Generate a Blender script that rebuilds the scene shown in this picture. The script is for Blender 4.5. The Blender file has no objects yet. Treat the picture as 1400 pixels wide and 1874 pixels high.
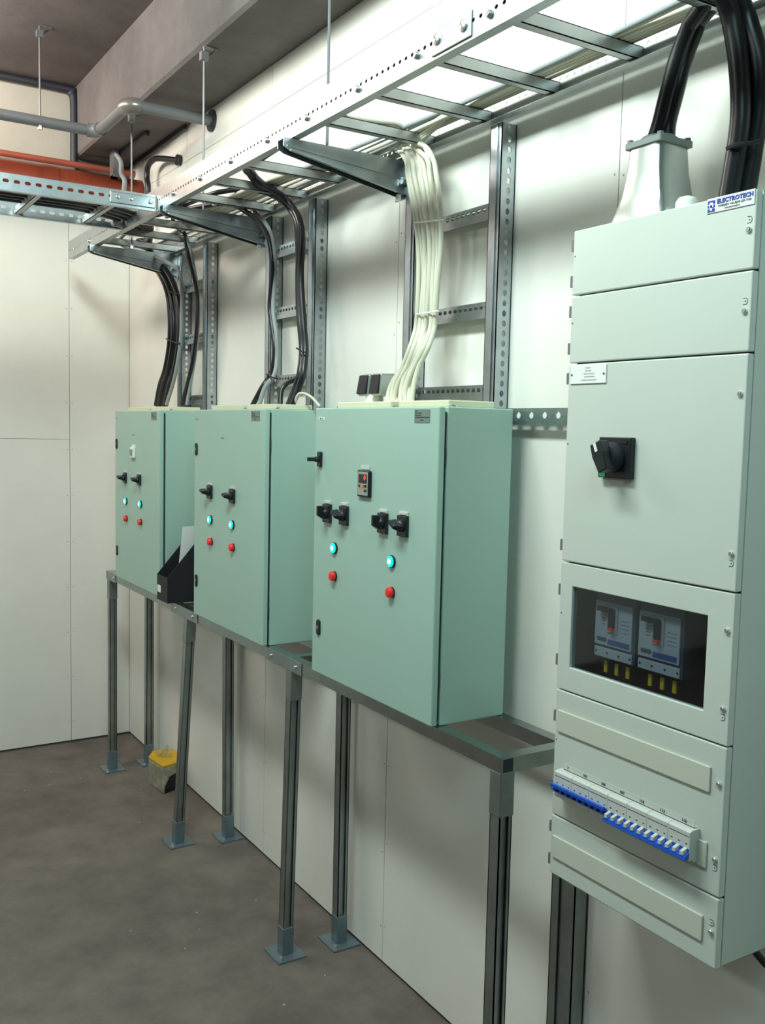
import bpy, bmesh, math, random
from mathutils import Vector, Matrix
random.seed(7)
sc = bpy.context.scene
COL = sc.collection

# ------------------------------------------------------------------ camera
W_, H_ = 1400, 1874
F_ = 1760.126; YAW = math.radians(31.99384); PITCH = math.radians(-4.91894); ROLL = math.radians(1.294287)
CAM = Vector((-1.6436588, -0.35700464, 1.76736106))
cyw, syw, cp, sp = math.cos(YAW), math.sin(YAW), math.cos(PITCH), math.sin(PITCH)
FW = Vector((syw*cp, cyw*cp, sp)); R0 = Vector((cyw, -syw, 0)); U0 = R0.cross(FW)
RT = R0*math.cos(ROLL) + U0*math.sin(ROLL); UP = -R0*math.sin(ROLL) + U0*math.cos(ROLL)
cd = bpy.data.cameras.new('camera'); cam = bpy.data.objects.new('camera', cd); COL.objects.link(cam)
cd.sensor_fit = 'HORIZONTAL'; cd.sensor_width = 36; cd.lens = F_/W_*36; cd.clip_start = .02
M = Matrix((RT, UP, -FW)).transposed().to_4x4(); M.translation = CAM; cam.matrix_world = M
sc.camera = cam

# ------------------------------------------------------------------ world, lamps, exposure
wd = bpy.data.worlds.new('world'); sc.world = wd; wd.use_nodes = True
wd.node_tree.nodes['Background'].inputs[0].default_value = (1, .92, .82, 1)
wd.node_tree.nodes['Background'].inputs[1].default_value = .035
def batten(x, y, length, power, color, z=3.36, n=5):
    """a bare fluorescent batten under the slab: a row of soft sources that shine to all sides"""
    for k in range(n):
        d = bpy.data.lights.new('batten_light', 'POINT'); d.energy = power/n; d.color = color; d.shadow_soft_size = .15
        o = bpy.data.objects.new('batten_light', d); COL.objects.link(o); o.location = (x, y + length*((k+.5)/n-.5), z)
# one row of battens along the board wall, one lamp further into the room
batten(-1.35, 1.50, 1.3, 150, (.84, 1, .95), z=3.40)
batten(-1.45, -.80, 1.5, 56, (.55, .95, 1))
batten(-1.45, 4.15, 1.2, 70, (1, .90, .80))
batten(-4.30, 2.60, .9, 62, (.88, 1, .93))
sc.view_settings.view_transform = 'Standard'; sc.view_settings.look = 'None'
sc.view_settings.exposure = 0.30; sc.view_settings.gamma = 1; sc.view_settings.use_curve_mapping = False

# ------------------------------------------------------------------ helpers
def PX(u, v, x=None, y=None, z=None):
    """point of the photograph (1400x1874 frame) on a real plane of the room"""
    d = FW*F_ + RT*(u - W_/2) - UP*(v - H_/2)
    if x is not None: t = (x-CAM.x)/d.x
    elif y is not None: t = (y-CAM.y)/d.y
    else: t = (z-CAM.z)/d.z
    return CAM + d*t

class MB:
    def __init__(s): s.v = []; s.f = []
    def add(s, vs, fs):
        n = len(s.v); s.v += [tuple(v) for v in vs]; s.f += [tuple(i+n for i in f) for f in fs]; return s
    def box(s, x0, x1, y0, y1, z0, z1):
        return s.add([(x0,y0,z0),(x1,y0,z0),(x1,y1,z0),(x0,y1,z0),(x0,y0,z1),(x1,y0,z1),(x1,y1,z1),(x0,y1,z1)],
                     [(3,2,1,0),(4,5,6,7),(0,1,5,4),(1,2,6,5),(2,3,7,6),(3,0,4,7)])
    def prism(s, pts, vec):
        """closed polygon pts swept by vec"""
        n = len(pts); vec = Vector(vec); p = [Vector(q) for q in pts]
        return s.add(p + [q+vec for q in p], [tuple(range(n))[::-1], tuple(range(n, 2*n))] + [(i, (i+1) % n, (i+1) % n+n, i+n) for i in range(n)])
    def cyl(s, a, b, r, n=12, r2=None):
        a, b = Vector(a), Vector(b); d = (b-a).normalized(); r2 = r if r2 is None else r2
        u = d.orthogonal().normalized(); w = d.cross(u)
        vs = [a + (u*math.cos(2*math.pi*i/n) + w*math.sin(2*math.pi*i/n))*r for i in range(n)]
        vs += [b + (u*math.cos(2*math.pi*i/n) + w*math.sin(2*math.pi*i/n))*r2 for i in range(n)]
        return s.add(vs, [tuple(range(n))[::-1], tuple(range(n, 2*n))] + [(i, (i+1) % n, (i+1) % n+n, i+n) for i in range(n)])
    def lathe(s, a, d, prof, n=20):
        """prof: list of (distance along d, radius)"""
        a = Vector(a); d = Vector(d).normalized(); u = d.orthogonal().normalized(); w = d.cross(u); vs = []; fs = []
        for (t, r) in prof:
            for i in range(n): vs.append(a + d*t + (u*math.cos(2*math.pi*i/n) + w*math.sin(2*math.pi*i/n))*r)
        for k in range(len(prof)-1):
            for i in range(n): fs.append((k*n+i, k*n+(i+1) % n, (k+1)*n+(i+1) % n, (k+1)*n+i))
        fs.append(tuple(range(n))[::-1]); fs.append(tuple(range((len(prof)-1)*n, len(prof)*n)))
        return s.add(vs, fs)
    def tube(s, pts, r, n=12, sub=4):
        n = max(n, 12) if r > .004 else n
        P = [Vector(p) for p in pts]
        if sub > 1 and len(P) > 2:
            Q = [P[0]*2-P[1]] + P + [P[-1]*2-P[-2]]; out = []
            for i in range(1, len(Q)-2):
                for k in range(sub):
                    t = k/sub; a, b, c, d = Q[i-1], Q[i], Q[i+1], Q[i+2]
                    out.append(.5*((2*b) + (c-a)*t + (2*a-5*b+4*c-d)*t*t + (3*b-a-3*c+d)*t*t*t))
            P = out + [P[-1]]
        vs = []; fs = []; u = None
        for i, p in enumerate(P):
            d = (P[min(i+1, len(P)-1)] - P[max(i-1, 0)]).normalized()
            if u is None: u = d.orthogonal().normalized()
            u = (u - d*u.dot(d)).normalized(); w = d.cross(u)
            for k in range(n): vs.append(p + (u*math.cos(2*math.pi*k/n) + w*math.sin(2*math.pi*k/n))*r)
        for i in range(len(P)-1):
            for k in range(n): fs.append((i*n+k, i*n+(k+1) % n, (i+1)*n+(k+1) % n, (i+1)*n+k))
        fs.append(tuple(range(n))[::-1]); fs.append(tuple(range((len(P)-1)*n, len(P)*n)))
        return s.add(vs, fs)
    def perf(s, o, a, b, c, la, lb, th, pitch, hw, hh, start=0, b0=None, corner=.35):
        """perforated plate: origin o, unit axes a (length la), b (width lb), c (thickness th);
        a row of rounded holes (hw x hh) centred at b0"""
        o, a, b, c = Vector(o), Vector(a), Vector(b), Vector(c)
        b0 = lb/2 if b0 is None else b0
        n = max(1, int(round((la)/pitch))); p = la/n
        q = min(hw, hh)*corner/1.0
        for k in range(n):
            x0, x1, xc = k*p, (k+1)*p, (k+.5)*p
            outer = [(x0, b0-hh/2+q*0), (x0, 0), (xc, 0), (x1, 0), (x1, b0), (x1, lb), (xc, lb), (x0, lb)]
            outer = [(x0, 0), (xc-hw/2+q, 0), (xc+hw/2-q, 0), (x1, 0), (x1, b0-hh/2+q), (x1, b0+hh/2-q), (x1, lb), (xc+hw/2-q, lb), (xc-hw/2+q, lb), (x0, lb), (x0, b0+hh/2-q), (x0, b0-hh/2+q)]
            i8 = [(xc-hw/2+q, b0-hh/2), (xc+hw/2-q, b0-hh/2), (xc+hw/2, b0-hh/2+q), (xc+hw/2, b0+hh/2-q), (xc+hw/2-q, b0+hh/2), (xc-hw/2+q, b0+hh/2), (xc-hw/2, b0+hh/2-q), (xc-hw/2, b0-hh/2+q)]
            vs = []
            for off in (0, th):
                vs += [o + a*t[0] + b*t[1] + c*off for t in outer] + [o + a*t[0] + b*t[1] + c*off for t in i8]
            F = [(0,1,12,19,11), (1,2,13,12), (2,3,4,14,13), (4,5,15,14), (5,6,7,16,15), (7,8,17,16), (8,9,10,18,17), (10,11,19,18)]
            fs = [f[::-1] for f in F] + [tuple(i+20 for i in f) for f in F]
            fs += [(12+i, 12+(i+1) % 8, 32+(i+1) % 8, 32+i) for i in range(8)]
            fs += [(0,1,21,20), (1,2,22,21), (2,3,23,22), (6,7,27,26), (7,8,28,27), (8,9,29,28)]
            if k == 0: fs += [(9,10,30,29), (10,11,31,30), (11,0,20,31)]
            if k == n-1: fs += [(3,4,24,23), (4,5,25,24), (5,6,26,25)]
            s.add(vs, fs)
        return s
    def build(s, name, mat, parent=None, bevel=0, smooth=False, seg=2, recalc=True, kind=None):
        me = bpy.data.meshes.new(name); me.from_pydata(s.v, [], s.f); me.update()
        if recalc:
            bm = bmesh.new(); bm.from_mesh(me); bmesh.ops.recalc_face_normals(bm, faces=bm.faces[:]); bm.to_mesh(me); bm.free()
        o = bpy.data.objects.new(name, me); COL.objects.link(o); me.materials.append(mat)
        if parent is not None: put(o, parent)
        if bevel:
            m = o.modifiers.new('bevel', 'BEVEL'); m.width = bevel; m.segments = seg; m.limit_method = 'ANGLE'
        if smooth:
            for p in me.polygons: p.use_smooth = True
            if hasattr(me, 'set_sharp_from_angle'): me.set_sharp_from_angle(angle=math.radians(42))
        if kind: o['kind'] = kind
        return o

def put(o, parent):
    o.parent = parent; o.matrix_parent_inverse = wmat(parent).inverted()
def wmat(o):
    m = o.matrix_basis.copy()
    if o.parent: m = wmat(o.parent) @ o.matrix_parent_inverse @ m
    return m
def tag(o, label=None, cat=None, group=None, kind=None):
    if label: o['label'] = label
    if cat: o['category'] = cat
    if group: o['group'] = group
    if kind: o['kind'] = kind
    return o
def thing(name, label, cat, loc=(0, 0, 0), group=None):
    o = bpy.data.objects.new(name, None); COL.objects.link(o); o.location = loc; o.empty_display_size = .05
    return tag(o, label, cat, group)
def lab(o, l): o['label'] = l; return o

def text_mesh(name, body, size, loc, mat, parent, sx=1, th=.0004, bold=0, align='CENTER'):
    """flat lettering on a plane facing -x (reads along -y)"""
    cu = bpy.data.curves.new(name, 'FONT'); cu.body = body; cu.size = size; cu.extrude = th; cu.offset = bold
    cu.align_x = align; cu.align_y = 'CENTER'; cu.resolution_u = 2
    t = bpy.data.objects.new('tmp', cu); COL.objects.link(t)
    dg = bpy.context.evaluated_depsgraph_get(); me = bpy.data.meshes.new_from_object(t.evaluated_get(dg))
    bpy.data.objects.remove(t); bpy.data.curves.remove(cu)
    m = Matrix(((0, 0, -1), (-1*sx, 0, 0), (0, 1, 0))).to_4x4(); m.translation = Vector(loc)
    me.transform(m); me.materials.clear(); me.materials.append(mat)
    o = bpy.data.objects.new(name, me); COL.objects.link(o)
    if parent is not None: put(o, parent)
    return o

# ------------------------------------------------------------------ materials
def mat(name, col, rough=.5, metal=0, var=0, scale=8, bump=0, bscale=80, col2=None, coat=0, emit=None, es=0, spec=.5):
    m = bpy.data.materials.new(name); m.use_nodes = True; nt = m.node_tree; b = nt.nodes['Principled BSDF']
    b.inputs['Base Color'].default_value = (*col, 1); b.inputs['Roughness'].default_value = rough; b.inputs['Metallic'].default_value = metal
    b.inputs['Specular IOR Level'].default_value = spec; b.inputs['Coat Weight'].default_value = coat
    tc = nt.nodes.new('ShaderNodeTexCoord')
    if var or col2:
        n = nt.nodes.new('ShaderNodeTexNoise'); n.inputs['Scale'].default_value = scale; n.inputs['Detail'].default_value = 6; n.inputs['Roughness'].default_value = .6
        r = nt.nodes.new('ShaderNodeValToRGB'); c2 = col2 or tuple(c*(1-var) for c in col)
        r.color_ramp.elements[0].position = .35; r.color_ramp.elements[0].color = (*c2, 1)
        r.color_ramp.elements[1].position = .65; r.color_ramp.elements[1].color = (*col, 1)
        nt.links.new(tc.outputs['Object'], n.inputs['Vector']); nt.links.new(n.outputs['Fac'], r.inputs[0]); nt.links.new(r.outputs[0], b.inputs['Base Color'])
    if bump:
        n2 = nt.nodes.new('ShaderNodeTexNoise'); n2.inputs['Scale'].default_value = bscale; n2.inputs['Detail'].default_value = 4
        bp = nt.nodes.new('ShaderNodeBump'); bp.inputs['Strength'].default_value = bump; bp.inputs['Distance'].default_value = .002
        nt.links.new(tc.outputs['Object'], n2.inputs['Vector']); nt.links.new(n2.outputs['Fac'], bp.inputs['Height']); nt.links.new(bp.outputs[0], b.inputs['Normal'])
    if emit:
        b.inputs['Emission Color'].default_value = (*emit, 1); b.inputs['Emission Strength'].default_value = es
    return m
BOARD = mat('plasterboard', (.86, .85, .79), .85, var=.05, scale=3, bump=.15, bscale=60)
JOINT = mat('board_joint', (.17, .16, .135), .9)
CONC = mat('slab_concrete', (.165, .147, .142), .9, var=.28, scale=2.2, bump=.5, bscale=25)
FLOOR = mat('floor_concrete', (.190, .160, .138), .8, scale=1.1, col2=(.128, .108, .094), bump=.4, bscale=30)
# second scale of stains on the floor
def floor_detail(m, amt=.5, sc1=7):
    nt = m.node_tree; b = nt.nodes['Principled BSDF']; src = b.inputs['Base Color'].links[0].from_socket
    n = nt.nodes.new('ShaderNodeTexNoise'); n.inputs['Scale'].default_value = sc1; n.inputs['Detail'].default_value = 10; n.inputs['Roughness'].default_value = .7
    tc = nt.nodes['Texture Coordinate']; nt.links.new(tc.outputs['Object'], n.inputs['Vector'])
    r = nt.nodes.new('ShaderNodeMapRange'); r.inputs[1].default_value = .3; r.inputs[2].default_value = .75; r.inputs[3].default_value = 1-amt/2; r.inputs[4].default_value = 1+amt/2
    mx = nt.nodes.new('ShaderNodeVectorMath'); mx.operation = 'SCALE'
    nt.links.new(n.outputs['Fac'], r.inputs[0]); nt.links.new(src, mx.inputs[0]); nt.links.new(r.outputs[0], mx.inputs['Scale']); nt.links.new(mx.outputs[0], b.inputs['Base Color'])
floor_detail(FLOOR, .55, 6); floor_detail(CONC, .35, 5)
GALV = mat('galvanised_steel', (.46, .51, .54), .32, 1.0, var=.18, scale=22, bump=.1, bscale=90)
GALVB = mat('galvanised_bright', (.50, .53, .53), .40, .92, var=.12, scale=25)
RUNGM = mat('rung_steel', (.47, .48, .47), .40, .9, var=.15, scale=20)
BEAMM = mat('galvanised_beam', (.36, .40, .39), .30, 1.0, var=.15, scale=18)
LEGM = mat('galvanised_channel', (.34, .38, .37), .38, .85, var=.22, scale=14)
FOOT = mat('plated_foot', (.22, .29, .33), .4, .6, var=.15, scale=20)
PAINT = mat('cabinet_paint', (.375, .555, .475), .42, bump=.03, bscale=600, var=.02, scale=4)
PAINTM = mat('board_paint', (.60, .65, .59), .42, bump=.03, bscale=600, var=.02, scale=4)
STRIP = mat('blank_strip', (.60, .62, .53), .45)
GAPM = mat('dark_gasket_and_shade', (.02, .035, .045), .8)
RODM = mat('rod_steel', (.17, .17, .18), .45, .5)
BLACK = mat('black_plastic', (.012, .014, .018), .32)
BLACK2 = mat('black_matt', (.008, .009, .014), .6)
CABLE = mat('black_cable', (.011, .011, .014), .34, bump=.1, bscale=120)
WCABLE = mat('white_cable', (.66, .65, .53), .5)
GCABLE = mat('grey_cable', (.30, .33, .33), .45)
CREAM = mat('cream_plastic', (.68, .66, .48), .5)
RED = mat('red_cap_glow', (.72, .02, .02), .3, emit=(.9, .02, .02), es=.12)  # slight glow put into red button caps and toggle tips, which are no lamps
CYAN = mat('lit_green_lens', (.0, .7, .55), .3, emit=(.0, .95, .72), es=1.1)
CORE = mat('lit_core', (1, 1, 1), .3, emit=(.75, 1, .95), es=1.6)
COPPER = mat('red_pipe', (.34, .065, .03), .34, .35, var=.35, scale=6, spec=.6)
COPPER2 = mat('red_pipe_thin', (.38, .085, .05), .5, .1, var=.2, scale=6)
PGREY = mat('grey_pipe', (.17, .17, .18), .45, .1, var=.1, scale=8)
ALU = mat('cast_grey', (.50, .54, .51), .30, .75)
ALUL = mat('cast_grey_lid', (.27, .31, .29), .5, .2)
MCBM = mat('breaker_white', (.58, .60, .56), .4)
WHITE = mat('white_plate', (.86, .88, .84), .4)
PAPER = mat('paper', (.72, .74, .74), .8)
LGREY = mat('name_label', (.20, .25, .23), .45, .2)
INK = mat('ink', (.03, .05, .045), .7)
BLUEI = mat('blue_print', (.02, .05, .38), .5)
BLUE = mat('blue_toggle', (.01, .10, .62), .35)
NAVY = mat('panel_interior', (.02, .03, .045), .6)
BRK = mat('breaker_grey', (.50, .54, .55), .5)
BRKD = mat('breaker_side', (.09, .11, .14), .5)
YEL = mat('yellow_sleeve', (.80, .55, .01), .5)
YBOX = mat('yellow_card', (.70, .42, .01), .5, var=.2, scale=30)
CLEAR = mat('bag_film', (.42, .40, .30), .25, var=.4, scale=25)
ZINC = mat('zinc_bolt', (.75, .76, .74), .25, .9)
SCREEN = mat('display', (.01, .015, .02), .2)
REDL = mat('red_digit', (.8, .02, .02), .4, emit=(1, .05, .03), es=1.6)
ORANGE = mat('orange_key', (.8, .28, .02), .5)
GREEN = mat('green_key', (.01, .25, .12), .5)
SEAL = mat('dark_conduit', (.025, .025, .035), .5)
def glass(name, col, alpha):
    m = bpy.data.materials.new(name); m.use_nodes = True; nt = m.node_tree; nt.nodes.clear()
    o = nt.nodes.new('ShaderNodeOutputMaterial'); t = nt.nodes.new('ShaderNodeBsdfTransparent'); g = nt.nodes.new('ShaderNodeBsdfGlossy'); x = nt.nodes.new('ShaderNodeMixShader')
    t.inputs[0].default_value = (*col, 1); g.inputs['Roughness'].default_value = .05; f = nt.nodes.new('ShaderNodeLayerWeight'); f.inputs[0].default_value = .12
    nt.links.new(f.outputs['Facing'], x.inputs[0]); nt.links.new(t.outputs[0], x.inputs[1]); nt.links.new(g.outputs[0], x.inputs[2]); nt.links.new(x.outputs[0], o.inputs[0])
    return m
GLASS = glass('window_glass', (.76, .80, .84), 1)

# ------------------------------------------------------------------ room shell
XL, YF, YB, ZC = -6.0, -3.0, 4.953, 3.51
def struct(o): o['kind'] = 'structure'; return o
fl = struct(MB().box(XL-.1, .12, YF-.1, YB+.12, -.1, 0).build('floor', FLOOR))
ce = struct(MB().box(XL-.1, .12, YF-.1, YB+.12, ZC, ZC+.12).build('ceiling', CONC))
struct(MB().prism([(-.282, YF, 3.158), (.012, YF, 3.158), (.012, YF, ZC), (-.294, YF, ZC), (-.294, YF, 3.170)], (0, YB-.0005-YF, 0)).build('ceiling_beam', CONC))
wr = struct(MB().box(.0125, .12, YF-.1, YB+.1, 0, ZC).build('wall_right', JOINT))
wb = struct(MB().box(XL, .012, YB+.0125, YB+.12, 0, ZC).build('wall_back', JOINT))
struct(MB().box(XL-.1, XL, YF, YB, 0, ZC).build('wall_left', CONC))
struct(MB().box(XL, .0, YF-.1, YF, 0, ZC).build('wall_front', CONC))
def board(wall, x0, x1, y0, y1, z0, z1):
    return MB().box(x0, x1, y0, y1, z0, z1).build('plasterboard', BOARD, wall)
g = .0014
ys = [YF, -.58, .35, 1.284, 2.214, 3.144, 4.074, YB-.0005]
for i in range(len(ys)-1):
    board(wr, 0, .0125, ys[i]+g, ys[i+1]-g, .012, 2.998-g)
    board(wr, 0, .0125, ys[i]+g, ys[i+1]-g, 2.998+g*.5, 3.157)
xs = [-.0015, -.326, -1.23, -2.13, -3.03, -3.93, -4.83, XL]
for i in range(len(xs)-1):
    if i == 0: board(wb, xs[1]+g, xs[0], YB, YB+.0125, .012, 3.0)
    else:
        board(wb, xs[i+1]+g, xs[i]-g, YB, YB+.0125, .012, 1.675-g*.6)
        board(wb, xs[i+1]+g, xs[i]-g, YB, YB+.0125, 1.675+g*.6, 3.0)
lab(MB().box(XL, -.294, YB-.02, YB+.0125, 3.0, ZC).build('upper_panel', mat('upper_band', (.46, .42, .36), .9, var=.12, scale=3, bump=.3), wb), 'rough beige band above the boards')
# heads of plasterboard screws
mb = MB()
for y in ys[1:-1]:
    for dy in (-.014, .014):
        for k in range(11):
            z = .12+.28*k + random.uniform(-.02, .02)
            if z < 2.97: mb.cyl((-.0006, y+dy, z), (.002, y+dy, z), .003, 6)
mb.build('screw_heads', mat('filled_screw', (.42, .41, .36), .8), wr, kind='stuff')
mb = MB()
for k in range(12):
    for dx in (-.014, .014): mb.cyl((-.326+dx, YB-.0006, .12+.25*k), (-.326+dx, YB+.002, .12+.25*k), .003, 6)
mb.build('screw_heads', mat('filled_screw_b', (.42, .41, .36), .8), wb, kind='stuff')
# dark conduit running along slab and down beside the beam
c = thing('dark_conduit', 'dark conduit running under the slab and bending down beside the beam', 'conduit', (-1, YB-.06, 3.47))
MB().tube([(-2.6, YB-.05, 3.485), (-.9, YB-.05, 3.485), (-.36, YB-.05, 3.485), (-.325, YB-.05, 3.47), (-.31, YB-.05, 3.42), (-.31, YB-.05, 3.1)], .019, 8, 5).build('tube', SEAL, c, smooth=True)

# ------------------------------------------------------------------ overhead services
p = thing('red_water_pipe', 'thick copper-red pipe along the back wall under the ceiling', 'pipe', (-1, 4.78, 2.955))
MB().cyl((-3.4, 4.76, 2.976), (-.003, 4.76, 2.976), .070, 24).build('pipe_run', COPPER, p, smooth=True)
for x in (-.47, -1.4): MB().cyl((x-.035, 4.76, 2.976), (x+.035, 4.76, 2.976), .0735, 24).build('coupling', COPPER, p, smooth=True)
o = MB().cyl((-3.4, 4.86, 3.10), (-.003, 4.86, 3.10), .016, 12).build('thin_red_pipe', COPPER2, smooth=True)
tag(o, 'thin red pipe above the thick copper-red pipe', 'pipe')
p = thing('grey_drain_pipe', 'grey pipe with two elbows turning under the beam into the right wall', 'pipe', (-.4, 3.8, 3.12))
zc = 3.10; yA, yB2, xA = 4.22, 3.755, -.375
MB().cyl((-2.6, yA, zc), (xA-.03, yA, zc), .024, 16).build('pipe_run', PGREY, p, smooth=True)
MB().cyl((xA, yA-.03, zc), (xA, yB2+.03, zc), .024, 16).build('pipe_run', PGREY, p, smooth=True)
MB().cyl((xA+.03, yB2, zc), (0, yB2, zc), .024, 16).build('pipe_run', PGREY, p, smooth=True)
def arc(c, a0, a1, r, z, n=6): return [(c[0]+r*math.cos(a0+(a1-a0)*k/n), c[1]+r*math.sin(a0+(a1-a0)*k/n), z) for k in range(n+1)]
ELB = mat('elbow_bronze', (.23, .20, .18), .28, .4)
MB().tube(arc((xA-.05, yA-.05), math.pi/2, 0, .05, zc), .031, 14, 2).build('elbow', PGREY, p, smooth=True)
lab(MB().tube(arc((xA+.05, yB2+.05), math.pi, 1.5*math.pi, .05, zc), .033, 14, 2).build('elbow', ELB, p, smooth=True), 'glossy brownish elbow')
MB().cyl((-.012, yB2, zc), (0, yB2, zc), .046, 18).build('wall_collar', SEAL, p, smooth=True)
# black conduit from a wall box
p = thing('bent_black_conduit', 'short black conduit bending from the right wall down past the red pipe', 'conduit', (-.05, 4.3, 3.0))
MB().tube([(-.005, 4.155, 3.018), PX(292, 290, x=-.05), PX(280, 293, x=-.06), PX(271, 305, x=-.06), PX(269, 325, x=-.06), PX(271, 345, x=-.06), PX(268, 400, x=-.06), PX(268, 452, x=-.06)], .014, 10, 4).build('tube', CABLE, p, smooth=True)
MB().cyl((-.022, 4.155, 3.018), (0, 4.155, 3.018), .026, 16).build('wall_cap', BLACK, p, bevel=.003)
p = thing('grey_down_cable', 'grey flexible cable hanging in front of the red pipe', 'cable', (-.2, 4.6, 3.0))
MB().tube([(-.16, 4.69, 3.15), PX(221, 296, x=-.16), PX(222, 318, x=-.16), PX(228, 330, x=-.16), PX(226, 352, x=-.16), PX(222, 372, x=-.16)], .012, 8, 4).build('sheath', GCABLE, p, smooth=True)
# short dark channels fixed under the beam
for nm, a, b, w, lb_ in (('soffit_channel', (270, 240), (204, 287), .02, 'short dark channel fixed under the concrete beam'), ('soffit_strip', (340, 228), (244, 303), .008, 'thin dark strip under the beam close to the right wall')):
    A = PX(*a, z=3.155); B = PX(*b, z=3.155); B.x = A.x; B.y = min(B.y, 4.9)
    o = MB().box(A.x-w/2, A.x+w/2, A.y, B.y, 3.135, 3.158).build(nm, SEAL, bevel=.002); tag(o, lb_, 'channel')
p = thing('soffit_bracket', 'small grey hanging bracket below the dark channel by the red pipe', 'bracket', (-.14, 4.7, 3.1))
MB().box(-.175, -.145, 4.66, 4.72, 3.02, 3.158).box(-.175, -.125, 4.64, 4.74, 3.02, 3.03).build('plate', PGREY, p)
# threaded rods
def rod(x, y, z0, z1, lb_, anchor=True):
    p = thing('hanger_rod', lb_, 'rod', (x, y, z0), 'threaded hanger rods')
    MB().cyl((x, y, z0), (x, y, z1), .0042, 8).build('threaded_rod', RODM, p, smooth=True)
    MB().cyl((x, y, z0-.01), (x, y, z0+.004), .011, 6).cyl((x, y, z0+.004), (x, y, z0+.007), .014, 12).build('nut', ZINC, p)
    if anchor:
        MB().box(x-.014, x+.014, y-.012, y+.012, z1-.05, z1-.02).box(x-.002, x+.05, y-.012, y+.012, z1-.004, z1).prism([(x+.01, y-.004, z1-.03), (x+.05, y-.004, z1-.002), (x+.043, y-.004, z1-.002), (x+.01, y-.004, z1-.038)], (0, .008, 0)).build('clamp', RODM, p)
rod(-.293, 2.15, 2.53, 3.157, 'threaded rod dropping to the nearest bracket arm', False)
rod(-.286, 3.13, 2.56, 3.157, 'threaded rod with clamp in the middle, over the second bracket arm')
rod(-.285, 4.0, 2.56, 3.157, 'threaded rod with clamp close to the red pipe')
rod(-.63, 4.22, 3.075, ZC, 'short threaded rod from the slab to the grey pipe')

# ------------------------------------------------------------------ cable ladders
def ladder_rail(p, y0, y1, xo, inward, z0=2.567, z1=2.648, lbl=None):
    th = .0018
    mb = MB()
    # web at xo, perforated along its middle
    mb.perf((xo, y0, z0), (0, 1, 0), (0, 0, 1), (inward, 0, 0), y1-y0, z1-z0, th, .025, .0105, .0085, b0=.036, corner=.33)
    a, b = sorted((xo, xo+inward*.026)); mb.box(a, b, y0, y1, z0-th, z0)
    a, b = sorted((xo, xo+inward*.014)); mb.box(a, b, y0, y1, z1, z1+th)
    return mb.build('side_rail', GALVB, p, recalc=False)
lad = thing('cable_ladder', 'long galvanised cable ladder on brackets along the right wall', 'cable ladder', (-.23, 1.8, 2.565))
ladder_rail(lad, -1.6, 4.55, -.425, 1); ladder_rail(lad, -1.6, 4.45, -.048, -1)
def rung_y(p, y, x0=-.422, x1=-.051, z=2.585):
    mb = MB(); w = .0115; h = .014
    mb.box(x0, x1, y-w, y+w, z-h, z-h+.002).box(x0, x1, y-w, y-w+.002, z-h, z+h).box(x0, x1, y+w-.002, y+w, z-h, z+h).box(x0, x1, y-w, y-w*.4, z+h-.002, z+h).box(x0, x1, y+w*.4, y+w, z+h-.002, z+h)
    return mb.build('rung', RUNGM, p)
for k in range(-10, 13):
    rung_y(lad, 1.19+.2609*k)
# splice plates with bolts
def bolts(p, pts, d, r=.008, l=.006):
    for q in pts: MB().lathe(q, d, [(0, r), (l*.5, r), (l, r*.6)], 10).build('bolt', ZINC, p, smooth=True)
mb = MB().box(-.4285, -.4255, 1.29, 1.43, 2.572, 2.625); mb.build('splice_plate', GALVB, lad, bevel=.002)
bolts(lad, [(-.4285, 1.315, 2.60), (-.4285, 1.41, 2.603)], (-1, 0, 0), .0125, .006)
bolts(lad, [(-.4255, y, 2.595) for y in (1.49, 1.75, 2.02, 2.27, 2.54, 2.80, 3.06, 1.23, 4.18)], (-1, 0, 0), .009, .008)
bolts(lad, [(-.4255, 4.45, 2.6)], (-1, 0, 0), .006, .004)
cro = thing('cross_cable_ladder', 'galvanised cable ladder crossing from the left to meet the long ladder', 'cable ladder', (-.9, 3.45, 2.58))
def rail_x(p, yo, inward, x0, x1, z0=2.567, z1=2.622):
    th = .0018; mb = MB()
    mb.perf((x0, yo, z0), (1, 0, 0), (0, 0, 1), (0, inward, 0), x1-x0, z1-z0, th, .037, .021, .012, b0=.031, corner=.30)
    a, b = sorted((yo, yo+inward*.022)); mb.box(x0, x1, a, b, z0-th, z0)
    a, b = sorted((yo, yo+inward*.014)); mb.box(x0, x1, a, b, z1, z1+th)
    return mb.build('side_rail', GALV, p, recalc=False)
rail_x(cro, 3.25, 1, -2.6, -.428); rail_x(cro, 3.69, -1, -2.6, -.428)
for k in range(8):
    x = -.578-.262*k; w = .0115; z = 2.585; h = .014
    MB().box(x-w, x+w, 3.27, 3.67, z-h, z-h+.002).box(x-w, x-w+.002, 3.27, 3.67, z-h, z+h).box(x+w-.002, x+w, 3.27, 3.67, z-h, z+h).build('rung', RUNGM, cro)
MB().box(-.60, -.43, 3.244, 3.2495, 2.575, 2.615).build('splice_plate', GALV, cro, bevel=.002)
MB().box(-.47, -.428, 3.655, 3.6895, 2.57, 2.62).build('corner_cleat', GALVB, cro, bevel=.002)
bolts(cro, [(-.57, 3.244, 2.597), (-.52, 3.244, 2.596), (-.45, 3.244, 2.596)], (0, -1, 0), .008, .006)

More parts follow.
